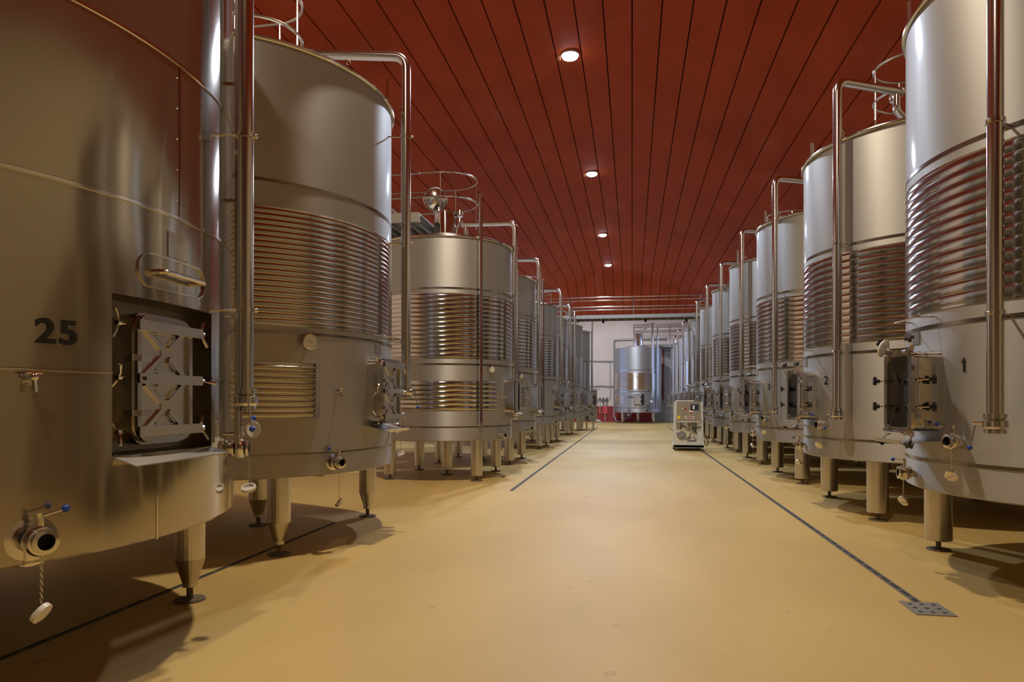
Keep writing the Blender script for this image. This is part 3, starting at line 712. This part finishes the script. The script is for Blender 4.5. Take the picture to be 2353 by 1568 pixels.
MB().cyl((-2.25, -.4, 1.35), (2.25, -.4, 1.35), .018, n=8).cyl((-2.25, -.4, .75), (2.25, -.4, .75), .018, n=8).build('rail', M_PIPE, fw)

# ------------------------------------------------------------------ floor drains
def drain(label, x, y0, y1, w=.062):
    t = thing('floor_drain', label, 'drain', (x, y0, 0)); L = 1.0; n = int((y1 - y0) / L)
    MB().box((0, n * L / 2, .0012), (w * .5, n * L, .002)).build('channel', M_HOLE, t)
    for k in range(n):
        def fn():
            b = MB()
            for s in (-1, 1): b.box((s * w * .36, L / 2, .002), (w * .22, L - .006, .004))
            for j in range(5): b.box((0, (j + .5) * L / 5, .002), (w * .55, .035, .004))
            return b
        part('drainseg%g' % w, 'grate_segment', fn, M_GRATE, t, T(0, k * L, 0))
    return t
drain('slotted drain along the foot of the numbered tanks from 1 onward', 1.96, 5.19, 40)
drain('slotted drain beside the tank with the open lid', -1.87, 10.55, 38)
drain('narrow slotted drain under tank 25', -3.38, .4, 8.0, .05)
t = thing('drain_cover', 'square steel drain cover with round holes, set in the floor', 'drain', (1.96, 5.02, 0))
cv = MB().box((0, 0, .003), (.25, .30, .006)).build('cover_plate', M_GALV, t)
for ix in (-1, 0, 1):
    for iy in (-1, 0, 1): part('hole', 'hole', lambda: MB().cyl((0, 0, .004), (0, 0, .0075), .014, n=14), M_HOLE, cv, T(ix * .075, iy * .09, 0))

# ------------------------------------------------------------------ control trolley
t = thing('control_trolley', 'wheeled steel control cabinet with a screen, parked in the aisle', 'trolley', (1.585, 19.95, 0))
w, dp = .83, 1.45
MB().box((0, dp / 2, .13), (w, dp, .07)).box((0, .03, .17), (w, .06, .14)).build('base', M_CREAM, t)
for sx in (-1, 1):
    MB().bar((sx * (w / 2 - .03), .04, .2), (sx * (w / 2 - .06), .04, 1.40), .05, .06, (0, 1, 0)).build('upright', M_CREAM, t)
    MB().bar((sx * (w / 2 - .03), .62, .2), (sx * (w / 2 - .06), .62, 1.40), .04, .06, (0, 1, 0)).build('upright', M_CREAM, t)
cb = MB().box((.0, .30, 1.13), (.68, .56, .56)).build('cabinet', M_BRUSH, t)
MB().box((0, .012, 1.13), (.62, .012, .52)).build('cabinet_door', M_BRUSH, t)
MB().box((.0, .06, .83), (.74, .1, .03)).box((-.1, .3, 1.425), (.5, .5, .03)).build('cross_rail', M_CREAM, t)
MB().box((.16, .0, 1.24), (.22, .02, .17)).build('screen_bezel', M_BLACK, cb)
MB().box((.16, -.012, 1.24), (.18, .006, .13)).build('screen', M_SCREEN, cb); MB().box((.13, -.016, 1.24), (.05, .003, .11)).build('screen_diagram', M_STICK, cb)
for x, m in ((-.17, M_STICK), (-.115, M_BLACK), (-.06, M_ORANGE)): MB().cyl((x, .01, 1.20), (x, -.03, 1.20), .02, n=14).build('button', m, cb)
MB().box((.065, .003, 1.13), (.13, .008, .035)).build('label_strip', M_STICK, cb)
MB().cyl((.07, .01, 1.07), (.07, -.035, 1.07), .025, n=14).build('stop_button', M_REDP, cb)
MB().box((-.28, .003, .955), (.08, .006, .09)).build('warning_sticker', M_YEL, cb)
st = MB().box((.02, .003, .955), (.24, .006, .075)).build('maker_sticker', M_STICK, cb); MB().box((.02, -.001, .94), (.19, .004, .022)).build('red_stripe', M_REDP, cb)
lt = MB()
for k in range(9): lt.box((-.055 + .019 * k, -.001, .972), (.013, .004, .018 if k % 3 else .024))
lt.build('sticker_lettering', M_BLACK, cb)
MB().box((.30, .16, .51), (.1, .2, .6)).build('side_panel', M_CREAM, t)
MB().lathe([(.11, 0), (.13, .02), (.13, .3), (.11, .32)], 24, (-.18, .1, .42), (0, 1, 0)).lathe([(.06, -.02), (.06, .0)], 20, (-.18, .1, .42), (0, 1, 0)).build('pump_motor', M_MOTOR, t)
MB().lathe([(.001, 0), (.12, 0), (.125, .05), (.06, .05), (.055, -.02), (.001, -.03)], 24, (-.18, .09, .42), (0, 1, 0)).build('motor_fan_cover', M_GALV, t)
MB().cyl((.08, .3, .55), (.08, .3, .9), .10, n=20).cyl((-.24, .35, .6), (-.24, .35, .9), .08, n=20).build('canister', M_LEG, t)
for P in ([(-.05, .2, .3), (.05, .2, .4), (.1, .2, .6)], [(-.1, .15, .6), (0, .1, .68), (.05, .2, .75)], [(.0, .15, .3), (.12, .15, .42), (.22, .15, .3)], [(.0, .12, .28), (.2, .12, .28)]):
    MB().tube(fillet(P, .06), .03, 10).build('process_pipe', M_CAST, t)
MB().tube(fillet([(.1, .2, .62), (.25, .0, .66), (.42, .05, .72), (.44, .1, .95)], .1), .018, 8).build('cable', M_CABLE, t)
MB().tube(fillet([(.42, .2, .6), (.50, .1, .35), (.56, .15, .22), (.50, .3, .1), (.45, .3, .3)], .1), .012, 8).build('cable', M_CABLE, t)
for sx in (-1, 1):
    for y in (.1, dp - .1):
        wm = MB().lathe([(.02, -.02), (.07, -.02), (.075, -.01), (.075, .01), (.07, .02), (.02, .02)], 20, (sx * (w / 2 - .08), y, .075), (1, 0, 0)).build('wheel', M_MOTOR, t)
        MB().box((sx * (w / 2 - .08), y, .11), (.055, .05, .05)).build('fork', M_CAST, wm)

# ------------------------------------------------------------------ far wall: pipes, tools, hose, shutter
FX = lambda u, D=49.3: None
def wallpipe(name, label, pts, r, m, cat='pipe'):
    o = MB().tube(fillet(pts, .12), r, 10).build(name, m); return tag(o, label, cat)
yw = YF - .07
wallpipe('wall_pipe', 'upper horizontal pipe on the white wall beside the farthest tank', [(-3.3, yw, 4.22), (-.9, yw, 4.2)], .045, M_GALV)
wallpipe('wall_pipe', 'lower wavy pipe on the white wall above the hung tools', [(-3.2, yw, 2.42), (-2.2, yw, 2.5), (-1.6, yw, 2.45), (-.8, yw, 2.5)], .045, M_GALV)
wallpipe('wall_pipe', 'tall pipe with a bend running down the white wall next to tank 10B', [(2.3, yw, 5.68), (-1.22, yw, 5.68), (-1.22, yw, .95)], .06, M_GALV)
wallpipe('wall_cable', 'thin cable dropping down the white wall between two pipes', [(-2.2, yw, 4.2), (-1.5, yw, 4.15), (-1.5, yw, 1.6)], .025, M_GALV, 'cable')
wallpipe('grey_hose', 'grey hose looping from the wall pipe under tank 10B', [(-1.22, yw - .06, .95), (-1.26, yw - .1, .5), (-1.1, yw - .2, .06), (-.6, yw - .3, .05), (-.3, yw - .3, .45), (-.3, yw - .25, .75)], .04, M_HOSE, 'hose')
for k in range(4):
    o = MB().tube([(-.62 + .03 * k + .55 * t / 8, yw - .35 - .09 * k, .68 - (.12 + .1 * k) * sin(pi * t / 8)) for t in range(9)], .022, 8).build('hose_loop', M_HOSE)
    tag(o, ['topmost', 'second highest', 'second lowest', 'lowest'][k] + ' sagging hose loop hung under tank 10B', 'hose', 'hose loops under tank 10B')
wallpipe('drop_pipe', 'red upright pipe on the shutter right of tank 10B', [(2.12, YF - .14, 5.0), (2.12, YF - .14, 1.5)], .04, M_RED)
wallpipe('bent_pipe', 'small dark bent pipe beside the red upright pipe', [(1.72, YF - .125, 2.5), (2.0, YF - .125, 2.5), (2.0, YF - .125, 1.75), (1.85, YF - .125, 1.8)], .04, M_CABLE)
sh = struct(MB().box((2.35, YF - .04, 2.65), (1.75, .06, 5.3)).build('door_2', M_GREYDOOR))
for k in range(13): MB().box((2.35, YF - .08, .25 + .4 * k), (1.7, .02, .37)).build('shutter_slat', M_GREYDOOR, sh)
TOOLX = (-2.46, -2.2, -1.96, -1.72)
for k, x in enumerate(TOOLX):
    t = thing('cleaning_tool', ['leftmost', 'second', 'third', 'rightmost'][k] + ' long-handled cleaning tool hung by its hook on the far wall', 'tool', (x, yw, .9), 'tools hung on the far wall')
    MB().tube([(0, 0, -.1 - .2 * (k == 1)), (0, 0, .62)], .028, 8).build('shaft', M_WOOD if k == 1 else M_CABLE, t)
    MB().tube([(-.08, 0, .5), (-.065, -.03, .66), (0, -.03, .78), (.065, -.03, .66), (.08, 0, .5)], .025, 8).build('head', M_BLACK, t)
    MB().cyl((0, .07, .8), (0, -.05, .8), .02, n=8).build('hook', M_GALV, t)
t = thing('hanging_shovel', 'red plastic shovel hanging blade-up on the red skirting', 'shovel', (-1.84, yw - .14, 0))
MB().box((0, 0, .78), (.30, .05, .42)).prism([(-.15, -.02), (.15, -.02), (.1, .02), (-.1, .02)], .98, 1.08).build('blade', M_PINK, t)
MB().cyl((0, 0, .06), (0, 0, .6), .025, n=10).build('shaft', M_WOOD, t); MB().cyl((0, 0, 1.05), (0, .02, 1.25), .03, n=10).build('socket', M_PINK, t); MB().box((0, 0, .05), (.1, .04, .05)).build('grip', M_BLACK, t)

# ------------------------------------------------------------------ lamps
LL = ['nearest in view', 'second in view', 'third in view', 'farthest, just before the end slope']
for i, (x, y, z, c, wt) in enumerate(LAMPS):
    lab = ('round ceiling lamp with a small orange box, ' + LL[i]) if i < 4 else ('round ceiling lamp over the aisle ' + ('beside tank 25' if i == 4 else 'behind the viewer'))
    t = thing('ceiling_lamp', lab, 'lamp', (x, y, z), 'round lamps down the ceiling')
    MB().lathe([(.001, .07), (.17, .07), (.205, .04), (.205, .0), (.19, -.002)], 32).build('housing', M_LAMPH, t)
    MB().lathe([(.19, 0.0), (.175, -.045), (.11, -.075), (.001, -.085)], 32).build('diffuser', glow(c), t)
    MB().box((-.26, .0, -.02), (.07, .08, .12)).build('ballast_box', M_BOX, t)
    ld = bpy.data.lights.new('lamp_light', 'SPOT'); ld.shadow_soft_size = .17; ld.spot_size = rad(166); ld.spot_blend = .35; ld.energy = wt; ld.color = c
    lo = bpy.data.objects.new('lamp_light', ld); COL.objects.link(lo); lo.parent = t; lo.location = (0, 0, -.27)
